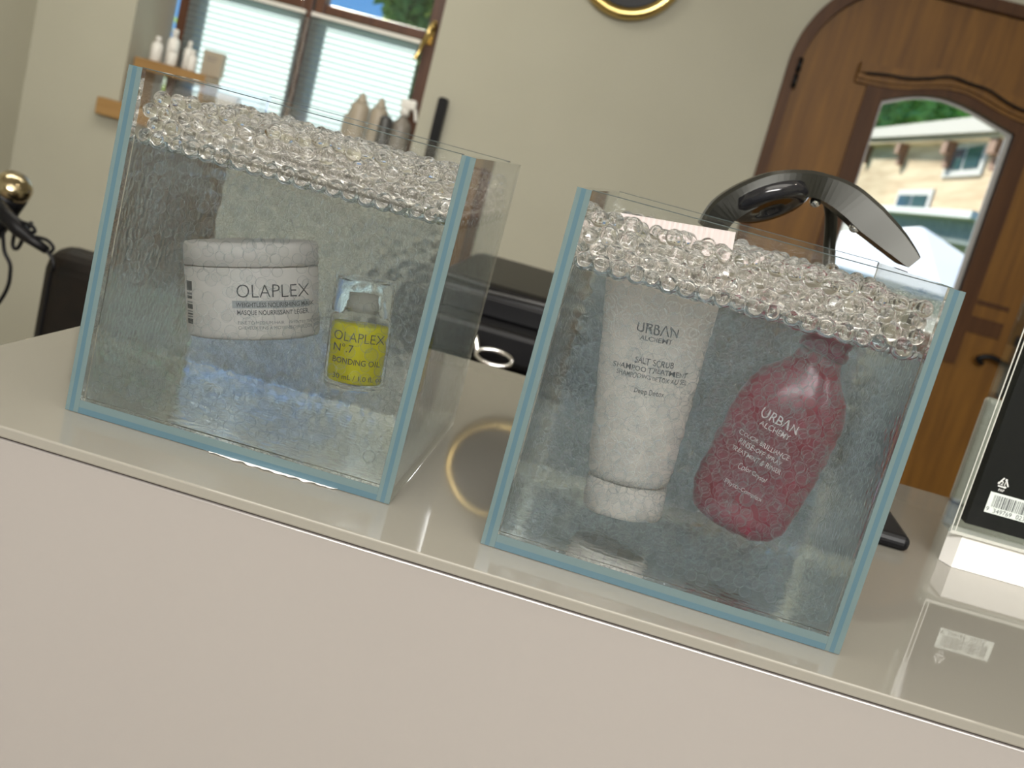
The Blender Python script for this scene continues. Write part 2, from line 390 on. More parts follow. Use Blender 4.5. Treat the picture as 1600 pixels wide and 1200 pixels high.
# lever handle
mb = MB(); mb.box(1.47, 1.52, YD-.008, YD-.001, -.16, .05, bev=.003)
mb.tube([(1.495, YD-.004, -.05), (1.495, YD-.05, -.05)], .010)
mb.tube(smooth_path([(1.495, YD-.05, -.05), (1.45, YD-.055, -.045), (1.40, YD-.055, -.035), (1.365, YD-.05, -.05), (1.385, YD-.045, -.065)]), .009)
mb.build('door_handle', M_blackp, door, 'black iron lever handle')

# round brass-framed mirror on the wall
t = thing('round_mirror', 'round wall mirror with a shiny brass frame above the tanks', 'mirror', (-.055, YW, .872))
mb = MB(); Rm = .163; pts = []
for i in range(65): a = 2*PI*i/64; pts.append(Vector((Rm*math.cos(a), -.035, Rm*math.sin(a))))
rings = []
for i in range(64):
    a = 2*PI*i/64; rings.append([((Rm+.020*math.cos(b))*math.cos(a), -.035+.018*math.sin(b), (Rm+.020*math.cos(b))*math.sin(a)) for b in [2*PI*k/14 for k in range(14)]])
rings.append(rings[0]); mb.skin(rings, cap=False); bmesh.ops.remove_doubles(mb.b, verts=mb.b.verts[:], dist=1e-6); mb.build('mirror_frame', M_brass, t)
mb = MB(); mb.lathe([(.150, -.0), (.150, .012)], 64, mtx=Matrix.Translation((0, -.012, 0)) @ Matrix.Rotation(PI/2, 4, 'X')); mb.build('mirror_glass', mat('mirror_silver', (.8, .8, .8), .03, 1), t)
mb = MB(); mb.lathe([(.158, 0), (.158, .035)], 64, mtx=Matrix.Rotation(PI/2, 4, 'X')); mb.build('mirror_back', M_blackp, t)
# dark strip on the wall
mb = MB(); pr = [(0, 0), (.012, -.002), (.016, -.01), (.016, -.26), (.013, -.27), (-.013, -.27), (-.016, -.26), (-.016, -.01), (-.012, -.002)]
mb.prism(pr, -.03, 0); o = mb.build('wall_hook_bar', M_blackp); o.location = (-.548, YW-.0005, .31); tag(o, 'narrow black round-topped bar fixed to the wall right of the window', 'wall bar')

# things on the window sill
t = thing('wooden_riser', 'low brown wooden box at the left end of the window sill', 'box', (-1.655, 3.23, .013))
mb = MB(); mb.box(0, .265, 0, .13, .125, .163, bev=.002); mb.build('riser_top', M_pine, t)
mb = MB(); mb.box(.004, .02, .004, .126, 0, .1245); mb.build('riser_side', M_pine, t); mb = MB(); mb.box(.245, .261, .004, .126, 0, .1245); mb.build('riser_side', M_pine, t)
def small_bottle(x, y, z, r, h, label, cap=True, M=M_white):
    t = thing('small_bottle', label, 'bottle', (x, y, z), group='small white products on the wooden riser')
    mb = MB(); mb.lathe([(r*.9, 0), (r, .002), (r, h*.62), (r*.85, h*.72), (r*.4, h*.78), (r*.4, h*.80)], 20); mb.build('bottle_body', M, t)
    mb = MB(); mb.lathe([(r*.5, h*.801), (r*.5, h*.97), (r*.4, h)], 20); mb.build('cap', M, t)
zr = .1765
small_bottle(-1.600, 3.27, zr, .020, .085, 'small white flip-cap bottle leftmost on the wooden riser')
small_bottle(-1.562, 3.31, zr, .021, .125, 'tallest white bottle on the wooden riser, left group')
small_bottle(-1.530, 3.25, zr, .018, .060, 'short white jar-like bottle in front on the wooden riser')
small_bottle(-1.497, 3.30, zr, .016, .098, 'slim white bottle in the middle of the wooden riser')
small_bottle(-1.462, 3.26, zr, .017, .070, 'white bottle beside the beige carton on the riser')
mb = MB(); mb.box(0, .075, 0, .03, 0, .085, bev=.001, M=M_beigeb); mb.box(.015, .05, -.0006, -.0001, .05, .053, M=M_inkg); mb.box(.015, .058, -.0006, -.0001, .06, .063, M=M_inkg)
o = mb.build('carton'); o.location = (-1.448, 3.31, zr); o.rotation_euler = (0, 0, -.1); tag(o, 'beige upright carton with two printed lines on the wooden riser', 'box')
mb = MB(); mb.box(0, .10, 0, .07, 0, .07, bev=.002); o = mb.build('carton', M_beigeb); o.location = (-1.37, 3.26, .0135); tag(o, 'low beige carton on the sill right of the wooden riser', 'box')
mb = MB(); mb.box(0, .07, 0, .05, 0, .045, bev=.002); o = mb.build('carton', M_white); o.location = (-1.355, 3.265, .084); tag(o, 'small white carton stacked on the low beige carton', 'box')
def big_bottle(x, y, r, h, label, M=M_beigeb):
    t = thing('shampoo_bottle', label, 'bottle', (x, y, .0135), group='hair product bottles at the right end of the sill')
    mb = MB(); mb.lathe([(r*.92, 0), (r, .004), (r, h*.78), (r*.9, h*.83), (r*.62, h*.86)], 28); mb.build('bottle_body', M, t)
    mb = MB(); mb.lathe([(r*.62, h*.861), (r*.60, h*.88), (r*.25, h*.97), (r*.12, h)], 24); mb.build('nozzle_cap', M, t)
big_bottle(-.843, 3.27, .034, .245, 'beige nozzle bottle, taller left one of the beige pair on the sill')
big_bottle(-.782, 3.30, .032, .245, 'beige nozzle bottle, right one of the beige pair on the sill')
big_bottle(-.885, 3.33, .026, .19, 'short beige bottle half behind the left end of the beige pair')
t = thing('spray_bottle', 'grey spray bottle with a white trigger head at the right end of the sill', 'bottle', (-.688, 3.27, .0135))
mb = MB(); mb.lathe([(.030, 0), (.034, .004), (.034, .165), (.03, .18), (.013, .195), (.013, .205)], 28); mb.build('bottle_body', mat('grey_plastic', (.20, .18, .155), .4), t)
mb = MB(); mb.lathe([(.016, .205), (.016, .225), (.012, .23)], 20); mb.box(-.02, .035, -.012, .012, .228, .262, bev=.008)
mb.tube(smooth_path([(.028, 0, .245), (.038, 0, .22), (.045, 0, .195)], 5), .006); mb.build('trigger_head', M_white, t)
mb = MB(); mb.lathe([(.02, 0), (.022, .003), (.022, .18), (.012, .19)], 24); o = mb.build('spray_can', mat('dark_can', (.05, .05, .05), .35)); o.location = (-.735, 3.235, .0135); tag(o, 'dark slim can beside the grey spray bottle on the sill', 'can')

# ------------------------------------------------------------------ reception counter
CL, CR, CF, CB = -.1587, 1.6, -.0317, .5126
mb = MB(); mb.box(CL, CR, CF, CB, -.0065, 0, bev=.0012, seg=3); o = mb.build('counter_top', M_counter); tag(o, 'glossy beige glass counter top carrying the two tanks', 'counter')
t = thing('reception_desk', 'white lacquered reception desk under the beige glass top', 'desk', (0, 0, ZF))
H = -ZF
mb = MB(); mb.box(CL+.004, CR-.004, CF+.012, CB-.004, 0, H-.0066); mb.build('carcass', M_beigeb, t)
mb = MB(); mb.box(CL+.002, CR, CF+.0015, CF+.0118, .0, H-.0078, bev=.0008); mb.build('front_panel', M_lacquer, t)
mb = MB(); mb.box(CL+.003, CR, CF+.003, CF+.0118, H-.0077, H-.0067); mb.build('gap_shade_strip', M_gap, t)  # dark strip standing in for the shade in the gap

# ------------------------------------------------------------------ glass tanks
def rot_z(a): return Matrix.Rotation(a, 4, 'Z')
G = .0080
ZW = .1662                                              # water level
def edge_mats(o, axis_y_min, edge_z=None):
    me = o.data; me.materials.append(M_edge)
    for p in me.polygons:
        if p.normal.y < -.9: p.material_index = 1
def make_tank(loc, rz, Wd, Dp, Ht, label):
    t = thing('glass_tank', label, 'tank', loc, (0, 0, rz), 'frameless glass tanks on the counter')
    g = .00006; z0 = .0004
    def pane(x0, x1, y0, y1, z0, z1, name, lab=None, front=False, core='x'):
        mb = MB(); mb.box(x0, x1, y0, y1, z0, z1, M=M_pane); o = mb.build(name, None, t, lab)
        me = o.data; me.materials.append(M_edge); me.materials.append(M_edge_d)
        return o
    for x0, x1 in ((0, G), (Wd-G, Wd)):
        mb = MB(); mb.box(x0, x1, .0006, Dp, z0, Ht, M=M_pane); mb.mi(M_edge); mb.mi(M_edge_d)
        # polished front edge with its darker core line
        for a, b, M in ((0, .30, M_edge), (.30, .62, M_edge_d), (.62, 1, M_edge)):
            xa = x0+(x1-x0)*a; xb = x0+(x1-x0)*b
            mb.box(xa, xb, 0, .00055, z0, Ht, M=M)
        mb.build('side_pane', None, t)
    mb = MB(); mb.box(G+g, Wd-G-g, 0, G, z0+G+g, Ht, M=M_pane); mb.build('front_pane', None, t)
    mb = MB(); mb.box(G+g, Wd-G-g, Dp-G, Dp, z0+G+g, Ht, M=M_pane); mb.build('back_pane', None, t)
    mb = MB(); mb.box(G+g, Wd-G-g, .0006, Dp, z0, z0+G, M=M_pane)
    mb.box(G+g, Wd-G-g, 0, .00055, z0, z0+G*.45, M=M_edge_d); mb.box(G+g, Wd-G-g, 0, .00055, z0+G*.45, z0+G, M=M_edge)
    mb.build('base_pane', None, t)
    for n_, ya, yb in (('front_rim', .0003, G-.0003), ('back_rim', Dp-G+.0003, Dp-.0003)):
        mb = MB(); mb.box(G+g, Wd-G-g, ya, yb, Ht+.00005, Ht+.0004); mb.build(n_, M_rim, t)
    return t
T1 = dict(loc=(-.06215, .02278, 0), rz=.0159, W=.2000, D=.2181, H=.2023)
T2 = dict(loc=(.19587, .00821, 0), rz=-.0250, W=.2024, D=.2260, H=.2023)
make_tank(T1['loc'], T1['rz'], T1['W'], T1['D'], T1['H'], 'left glass tank of gel beads holding the white jar and oil bottle')
make_tank(T2['loc'], T2['rz'], T2['W'], T2['D'], T2['H'], 'right glass tank of gel beads holding the white tube and magenta bottle')

def make_water(T, label, P, Rr):
    W_, D_, e = T['W'], T['D'], .0004
    x0, x1, y0, y1, z0 = G+e, W_-G-e, G+e, D_-G-e, .0004+G+e
    nx, ny = 230, 150
    X = np.linspace(x0, x1, nx); Y = y0+(y1-y0)*np.linspace(0, 1, ny)**1.35
    H_ = np.full((ny, nx), ZW)
    for p, r in zip(P, Rr):
        if p[2]-r > ZW+.0012: continue
        ra = r+.0013; i = np.where(abs(X-p[0]) < ra)[0]; j = np.where(abs(Y-p[1]) < ra)[0]
        if not len(i) or not len(j): continue
        d2 = ra*ra-((X[i][None]-p[0])**2+(Y[j][:, None]-p[1])**2)
        h = np.where(d2 > 0, p[2]-np.sqrt(np.maximum(d2, 0)), ZW)
        H_[np.ix_(j, i)] = np.minimum(H_[np.ix_(j, i)], h)
    b = bmesh.new(); top = [[b.verts.new((X[i], Y[j], H_[j, i])) for i in range(nx)] for j in range(ny)]
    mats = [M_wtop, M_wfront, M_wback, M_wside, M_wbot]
    for j in range(ny-1):
        for i in range(nx-1):
            f = b.faces.new((top[j][i], top[j][i+1], top[j+1][i+1], top[j+1][i])); f.smooth = True
    def wall(line, k, flip):
        low = [b.verts.new((v.co.x, v.co.y, z0)) for v in line]
        for i in range(len(line)-1):
            f = b.faces.new((line[i], low[i], low[i+1], line[i+1]) if not flip else (line[i+1], low[i+1], low[i], line[i])); f.material_index = k
    wall(top[0], 1, False); wall(top[-1], 2, True); wall([r[0] for r in top], 3, True); wall([r[-1] for r in top], 3, False)
    f = b.faces.new([b.verts.new(c) for c in ((x0, y0, z0), (x0, y1, z0), (x1, y1, z0), (x1, y0, z0))]); f.material_index = 4
    me = bpy.data.meshes.new('water'); b.to_mesh(me); b.free()
    if 'right' in label: mats[1] = M_wfront2
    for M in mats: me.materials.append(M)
    o = link('water', me); o.location = T['loc']; o.rotation_euler = (0, 0, T['rz'])
    return tag(o, label, 'water', kind='stuff')

# ---- floating gel beads above the water line
def pack(W_, D_, rnd, keep):
    lo = np.array([G+.0003, G+.0003]); hi = np.array([W_-G-.0003, D_-G-.0003]); P = []; Rr = []
    pitch = .0094; layers = 4
    for k in range(layers):
        z = ZW+.0014+k*.0072; off = (k % 2)*pitch/2
        y = lo[1]+.0047+off*.6
        j = 0
        while y < hi[1]-.0038:
            x = lo[0]+.0042+off+((j % 2)*pitch/2)
            while x < hi[0]-.0038:
                r = rnd.uniform(.0037, .0053)
                if k < 3 or rnd.random() < .42:
                    P.append([x+rnd.uniform(-.0012, .0012), y+rnd.uniform(-.0012, .0012), z+rnd.uniform(-.0008, .0008)]); Rr.append(r)
                x += pitch
            y += pitch*.9; j += 1
    P = np.array(P); Rr = np.array(Rr)
    for it in range(26):
        order = np.argsort(P[:, 1]); P = P[order]; Rr = Rr[order]
        d = np.zeros_like(P)
        N = len(P)
        for i0 in range(0, N, 300):
            i1 = min(N, i0+300); j0 = np.searchsorted(P[:, 1], P[i0, 1]-.0108); j1 = np.searchsorted(P[:, 1], P[i1-1, 1]+.0108)
            v = P[i0:i1, None]-P[None, j0:j1]; L = np.sqrt((v**2).sum(-1))+1e-9; s = (Rr[i0:i1, None]+Rr[None, j0:j1])*1.0-L
            s[(s < 0) | (L < 1e-8)] = 0
            d[i0:i1] += (v/L[..., None]*s[..., None]*.35).sum(1)
        P += d; P[:, 2] -= .00012
        P[:, 0] = np.clip(P[:, 0], lo[0]+Rr, hi[0]-Rr); P[:, 1] = np.clip(P[:, 1], lo[1]+Rr, hi[1]-Rr)
        P[:, 2] = np.maximum(P[:, 2], ZW+Rr*.05)
    ok = [keep(p, r) for p, r in zip(P, Rr)]
    return P[ok], Rr[ok]
proto = None
def sphere_mesh(name, u, v, M):
    mb = MB(); mb.sphere((0, 0, 0), 1, u, v); me = bpy.data.meshes.new(name); mb.b.to_mesh(me); mb.b.free(); me.materials.append(M); return me
BEAD = sphere_mesh('gel_bead', 24, 16, M_bead)
def many_spheres(name, P, Rr, u, v, M):
    """one mesh of many spheres, written with numpy"""
    me0 = sphere_mesh('s', u, v, M); nv = len(me0.vertices); co = np.empty(nv*3); me0.vertices.foreach_get('co', co); co = co.reshape(-1, 3)
    faces = [list(p.vertices) for p in me0.polygons]; bpy.data.meshes.remove(me0)
    allv = (co[None]*Rr[:, None, None]+P[:, None]).reshape(-1, 3)
    me = bpy.data.meshes.new(name); ln = np.array([len(f) for f in faces]); flat = np.concatenate([np.array(f) for f in faces])
    N = len(P); loops = (flat[None]+np.arange(N)[:, None]*nv).ravel(); tot = np.tile(ln, N); st = np.concatenate([[0], np.cumsum(tot)[:-1]])
    me.vertices.add(N*nv); me.vertices.foreach_set('co', allv.ravel()); me.loops.add(len(loops)); me.loops.foreach_set('vertex_index', loops.astype(np.int32))
    me.polygons.add(len(tot)); me.polygons.foreach_set('loop_start', st.astype(np.int32))
    me.polygons.foreach_set('use_smooth', np.ones(len(tot), bool)); me.update(calc_edges=True); me.validate(); me.materials.append(M)
    return me
def beads(T, keep, side, seed):
    rnd = random.Random(seed); P, Rr = pack(T['W'], T['D'], rnd, keep)
    make_water(T, 'clear water filling the %s glass tank up to the floating beads' % side, P, Rr)
    # the nearest beads to the viewer are objects of their own
    order = np.lexsort((-P[:, 2], np.floor(P[:, 1]/.0095)))
    near = order[:150]; rest = order[150:]
    Mx = Matrix.Translation(T['loc']) @ rot_z(T['rz'])
    for i in near:
        o = bpy.data.objects.new('gel_bead', BEAD); C.objects.link(o)
        o.location = Mx @ Vector(P[i]); o.scale = (Rr[i],)*3
        tag(o, 'clear round gel bead against the front glass of the %s tank' % side, 'gel bead', 'clear gel beads at the front of the %s tank' % side)
    me = many_spheres('gel_bead_layer', P[rest], Rr[rest], 18, 12, M_bead)
    o = link('gel_bead_layer', me); o.location = T['loc']; o.rotation_euler = (0, 0, T['rz'])
    tag(o, 'layer of clear gel beads floating behind the front row, %s tank' % side, 'gel beads', kind='stuff')
def near_seg(p, a, b):
    a = np.array(a); b = np.array(b); ab = b-a; t = np.clip(np.dot(p-a, ab)/np.dot(ab, ab), 0, 1); return np.linalg.norm(p-(a+ab*t))
def submerged(T, blocks, side, seed):
    rnd = random.Random(seed); P = []; Rr = []
    x0, x1, y0, y1 = G+.001, T['W']-G-.001, G+.001, T['D']-G-.001; z0, z1 = .0104, ZW-.0035
    def put(x, y, z, r):
        if x-r < x0 or x+r > x1 or y-r < y0 or y+r > y1 or z-r < z0 or z+r > z1: return
        p = np.array((x, y, z))
        if any(b(p, r) for b in blocks): return
        P.append(p); Rr.append(r)
    for yl in (y0+.0042, y0+.0105)+((y0+.030, y1-.050, y1-.042, y1-.033) if side == 'right' else (y1-.033,))+(y1-.024, y1-.015, y1-.006):
        z = z0+.004
        j = 0
        while z < z1:
            x = x0+.004+(j % 2)*.0037
            while x < x1:
                put(x+rnd.uniform(-.0018, .0018), yl+rnd.uniform(-.0008, .0014), z+rnd.uniform(-.0018, .0018), rnd.uniform(.0028, .0041)); x += .0074
            z += .0064; j += 1
    P = np.array(P); Rr = np.array(Rr); fr = P[:, 1] < y0+.09; nf = int(fr.sum()); o_ = np.argsort(~fr, kind='stable')
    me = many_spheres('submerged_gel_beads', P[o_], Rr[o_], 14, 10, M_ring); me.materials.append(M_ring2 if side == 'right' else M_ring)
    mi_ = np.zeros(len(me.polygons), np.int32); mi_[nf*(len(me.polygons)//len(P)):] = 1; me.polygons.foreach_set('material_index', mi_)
    o = link('submerged_gel_beads', me); o.location = T['loc']; o.rotation_euler = (0, 0, T['rz'])
    tag(o, 'mass of nearly invisible gel beads under water in the %s tank' % side, 'gel beads', kind='stuff')
I1 = (Matrix.Translation(T1['loc']) @ rot_z(T1['rz'])).inverted(); I2 = (Matrix.Translation(T2['loc']) @ rot_z(T2['rz'])).inverted()
TB0 = I2 @ Vector((.2700, .1045, .020)); TB1 = I2 @ Vector((.2530, .1045, .195)); FB0 = I2 @ Vector((.3325, .0995, .031)); FB1 = I2 @ Vector((.3575, .0995, .171))
J0 = I1 @ Vector((.0163, .088, .0919)); B0 = I1 @ Vector((.0915, .063, .086))
def keep2(p, r):
    t = (p[2]-TB0.z)/(TB1.z-TB0.z); cx_ = TB0.x+(TB1.x-TB0.x)*t; cy_ = TB0.y+(TB1.y-TB0.y)*t
    if abs(p[0]-cx_) < .0355+r and abs(p[1]-cy_) < .004+r: return False
    return near_seg(p, FB0, FB1) > .0110+r
beads(T1, lambda p, r: True, 'left', 3); beads(T2, keep2, 'right', 5)
submerged(T1, [lambda p, r: abs(p[0]-J0.x) < .05 and abs(p[1]-J0.y) < .0415+r and abs(p[2]-J0.z) < .045,
               lambda p, r: near_seg(p, B0-Vector((0, 0, .02)), B0+Vector((0, 0, .02))) < .0200+r], 'left', 11)
submerged(T2, [lambda p, r: near_seg(p, TB0, TB1) < .0250+r or (abs(p[0]-.5*(TB0.x+TB1.x)) < .036 and abs(p[1]-TB0.y) < .0225+r),
               lambda p, r: abs(p[1]-FB0.y) < .0205+r and abs(p[0]-FB0.x-.01) < .042], 'right', 12)

# ------------------------------------------------------------------ jar
t = thing('cream_jar', 'wide white hair mask jar with black lettering inside the left tank', 'jar', (.0163, .088, .0919), (0, -math.radians(14.5), 0))
Rj, hj = .0405, .0285
mb = MB(); mb.lathe([(Rj-.004, -hj), (Rj-.001, -hj+.0008), (Rj-.0002, -hj+.003), (Rj, -hj+.006), (Rj, .0135), (Rj-.001, .0140)], 96); mb.build('jar_body', M_jar, t)
mb = MB(); mb.lathe([(Rj-.0016, .0143), (Rj+.0002, .0150), (Rj+.0002, .0262), (Rj-.0012, .0282), (Rj-.004, .0288)], 96); mb.build('lid', M_jar, t)
def cyl(R): return lambda x, z: -math.sqrt(max(1e-9, R*R-min(abs(x), R*.985)**2))
mb = MB(); s = 1/2680.
def J(px, py): return (px-396)*s, (449-py)*s
lab = []
def jl(txt, x, y, h, M=M_ink, thin=0, wide=1.0, rot=0): lab.append((txt, h*s/.70, *J(x, y), 'LEFT', M, thin, wide, rot))
jl('OLAPLEX', 371, 457, 21, thin=-.012, wide=.93)
lab.append(('RECT', J(365, 0)[0], J(487, 0)[0], J(0, 474)[1], J(0, 462)[1], mat('bar_grey', (.40, .40, .41), .5), .00012))
jl('WEIGHTLESS NOURISHING MASK', 371, 472, 7.2, thin=.01, wide=.80)
jl('MASQUE NOURRISSANT LÉGER', 372, 484, 7.2, thin=.01, wide=.78)
jl('FINE TO MEDIUM HAIR', 373, 499, 5, M_inkg); jl('CHEVEUX FINS À MOYENS', 373, 507, 5, M_inkg)
jl('PATENTED TECHNOLOGY', 453, 499, 4.6, M_inkg, wide=.85); jl('TECHNOLOGIE BREVETÉE', 453, 507, 4.6, M_inkg, wide=.85)
for i, (a, b) in enumerate(((435, 450), (453, 456), (458, 463), (468, 470), (472, 479), (482, 484), (486, 489), (491, 493), (495, 503))):
    lab.append(('RECT', J(292, 0)[0], J(301, 0)[0], J(0, b)[1], J(0, a)[1], M_inkg if i % 2 else M_ink, .00012))
label_mesh(mb, lab, cyl(Rj+.0001), 0); mb.build('printed_label', None, t, fix=False).rotation_euler = (0, 0, math.radians(15))

# ------------------------------------------------------------------ oil bottle
t = thing('oil_bottle', 'small clear bottle of yellow-green oil with a clear cap, left tank', 'bottle', (.0915, .063, .086), (0, -math.radians(6.5), 0))
Rb = .0182; M_bg = glass('bottle_glass', (.99, .99, .98), 1.14); M_cap = glass('clear_cap_plastic', (.98, .98, .98), 1.12)
mb = MB(); mb.lathe([(.013, -.0325), (.017, -.032), (Rb, -.0295), (Rb, .0085), (.0172, .0115), (.0120, .0132), (.0105, .015), (.0105, .0165), (.0098, .0165), (.0098, .0140), (.0112, .0120), (.0164, .0104), (.0170, .0082), (.0170, -.027), (.0155, -.0285), (.004, -.0262), (.0001, -.026)], 64, cap=False); mb.build('bottle_body', M_bg, t)
M_oil = mat('yellow_oil', (.62, .56, .012), .25, Transmission_Weight=.25, IOR=1.12)
noisy(M_oil, (.78, .70, .008), (.92, .84, .02), 60, 3)
mb = MB(); mb.lathe([(.0001, -.0255), (.004, -.0257), (.0152, -.0280), (.0167, -.0265), (.0167, .0060), (.0160, .0066), (.0001, .0068)], 64, cap=False); mb.build('oil', M_oil, t, 'yellow-green oil')
mb = MB(); mb.lathe([(.0096, .0145), (.0096, .0200), (.0085, .0215), (.0085, .0255), (.0001, .0262)], 40); mb.build('stopper', mat('milky_stopper', (.62, .60, .55), .4, Transmission_Weight=.5, IOR=1.2), t)
mb = MB(); mb.lathe([(.0176, .0128), (.0180, .0130), (.0180, .0325), (.0174, .0335), (.0001, .0335), (.0001, .0322), (.0165, .0318), (.0168, .0128)], 64, cap=False)
mb.build('cap', M_cap, t)
s = 1/2640.; lab = []
def O(px, py):
    dx, dy = px-563, 522-py; a = math.radians(9); return (dx*math.cos(a)+0*dy)*s*1.0, (dy*s+dx*s*math.sin(a))
def ol_(txt, x, y, h, thin=0, wide=1.0): lab.append((txt, h*s/.70, x*s, y*s, 'LEFT', M_ink, thin, wide, 0))
ol_('OLAPLEX', -38, -7, 15, -.012, .88); ol_('N°.7', -37, -24, 12); ol_('BONDING OIL', -36, -42, 9, wide=.88); ol_('30 mL / 1.0 fl. oz', -33, -66, 8)
mb = MB(); label_mesh(mb, lab, cyl(Rb+.0001), 0); mb.build('printed_label', None, t, fix=False).rotation_euler = (0, 0, math.radians(9))

# ------------------------------------------------------------------ white tube
t = SC = thing('shampoo_tube', 'white tube standing on its cap in the right tank, crimped end above the beads', 'tube', (.2695, .1045, .0195), (0, -math.radians(5.6), 0))
Rt = .0232
def tube_ab(z):                                           # half width, half depth
    q = min(1, max(0, (z-.022)/.128)); return Rt+(.0335-Rt)*q**.9, Rt*(1-q**1.4)+.0014
mb = MB(); mb.lathe([(Rt-.005, 0), (Rt-.0015, .0008), (Rt-.0002, .003), (Rt, .0205)], 64); mb.build('cap', M_tube, t)
mb = MB(); rings = []
for i in range(30):
    z = .0213+(.150-.0213)*i/29; a, b = tube_ab(z)
    if i == 0: a -= .001; b -= .001
    rings.append([(x, y, z) for x, y in superell(a, b, 64, 2.0)])
mb.skin(rings); mb.build('tube_body', M_tube, t)
mb = MB(); a, b = tube_ab(.150)
n_ = 44
front = [(-a+2*a*i/n_, -.0012-.0003*(i % 2)) for i in range(n_+1)]; back = [(x, -y) for x, y in reversed(front)]
mb.skin([[(x, y, z) for x, y in front+back] for z in (.1501, .1685)], smooth=False); mb.build('crimp', mat('crimp_pink', (.46, .39, .37), .5), t, 'pinkish ribbed crimp')
def tube_front(x, z):
    a, b = tube_ab(z); return -b*math.sqrt(max(.02, 1-(x/a)**2))-.0002
s = 1/2700.; lab = []
def tl(txt, x, z, h, M=M_ink, wide=1.0, thin=.008): lab.append((txt, h*s/.70, x*s, z*s, 'CENTER', M, thin, wide, 0))
tl('URBΛN', 2, 289, 14, M_ink, .98); tl('ALCHEMY', 2, 277, 8, wide=.95); tl('SALT SCRUB', 6, 243, 8.5, wide=.9); tl('SHAMPOO TREATMENT', 2, 231, 8.5, wide=.88)
tl('SHAMPOOING DETOX AU SEL', 6, 221, 6.5, wide=.85); tl('Deep Detox', 6, 199, 8, wide=.8)
mb = MB(); label_mesh(mb, lab, tube_front, 0); mb.build('printed_label', None, t, fix=False)

# ------------------------------------------------------------------ magenta flask
t = SF = thing('spray_flask', 'magenta flat bottle with white lettering leaning in the right tank', 'bottle', (.3325, .0995, .0308), (0, math.radians(10.2), 0))
M_mag = mat('magenta_plastic', (.36, .012, .055), .28, Coat_Weight=.3)
noisy(M_mag, (.20, .006, .030), (.27, .009, .042), 25, 3)
prof = [(0, .010, .008), (.0008, .016, .011), (.004, .0235, .0145), (.010, .0275, .0165), (.018, .0295, .0175), (.030, .0303, .018), (.055, .0303, .018), (.072, .0300, .0178),
        (.082, .0285, .0170), (.090, .0250, .0155), (.096, .0200, .0140), (.101, .0155, .0130), (.105, .0130, .0125), (.110, .0122, .0122)]
def flask_ab(z):
    for (z0, a0, b0), (z1, a1, b1) in zip(prof, prof[1:]):
        if z <= z1: q = (z-z0)/(z1-z0); return a0+(a1-a0)*q, b0+(b1-b0)*q
    return prof[-1][1:]
mb = MB(); mb.skin([[(x, y, z) for x, y in superell(a, b, 64, 2.3)] for z, a, b in prof]); mb.build('bottle_body', M_mag, t)
mb = MB(); mb.lathe([(.0128, .1103), (.0134, .111), (.0134, .115), (.0122, .116), (.0122, .1175), (.0130, .1185), (.0130, .1215), (.0120, .1225)], 48); mb.build('collar', mat('purple_collar', (.20, .012, .06), .3), t)
mb = MB(); mb.lathe([(.0108, .1228), (.0112, .124), (.0108, .132), (.0090, .134)], 48); mb.build('cap', mat('dark_magenta_cap', (.24, .012, .045), .35), t)
def flask_front(x, z):
    a, b = flask_ab(z); return -b*max(.02, 1-abs(x/a)**2.3)**(1/2.3)-.0002
lab = []; s = 1/2750.
def ml(txt, x, z, h, wide=1.0, al='CENTER', thin=.006): lab.append((txt, h*s/.70, x*s, z*s, al, M_inkw, thin, wide, -.05))
ml('URBΛN', -14, 183, 14, .92); ml('ALCHEMY', -14, 170, 8, .95)
ml('COLOR BRILLIANCE', -18, 143, 7.5, .86); ml('RINSE-OFF SPRAY', -18, 131, 7.5, .86); ml('TREATMENT & RINSER', -18, 118, 7.5, .76); ml('Color Crystal', -14, 98, 7.5, .8); ml('Phyto-Complex', -14, 68, 7.5, .9)
mb = MB(); label_mesh(mb, lab, flask_front, 0); mb.build('printed_label', None, t, fix=False)

SC.scale = (1.05,)*3; SF.scale = (1.062,)*3
# ------------------------------------------------------------------ torn paper under the left tank
mb = MB(); N = 60; ra, rb_ = [], []
for i in range(N+1):
    q = i/N; x = .026+.082*q; yb = .0232+.0159*(x+.062)
    d = (.0035*math.sin(PI*q)**.5+.0012*abs(math.sin(23*q))+.0008*math.sin(61*q)) if .02 < q < .98 else .0003
    ra.append(mb.b.verts.new((x, yb, .0003))); rb_.append(mb.b.verts.new((x, yb-d, .00025+.0006*abs(math.sin(17*q)))))
for i in range(N): mb.b.faces.new((ra[i], rb_[i], rb_[i+1], ra[i+1]))
g = bmesh.ops.extrude_face_region(mb.b, geom=mb.b.faces[:]); bmesh.ops.translate(mb.b, verts=[v for v in g['geom'] if isinstance(v, bmesh.types.BMVert)], vec=(0, 0, .00012))
o = mb.build('paper_strip', mat('torn_paper', (.80, .76, .74), .8)); tag(o, 'torn white paper strip peeking out under the left tank', 'paper')

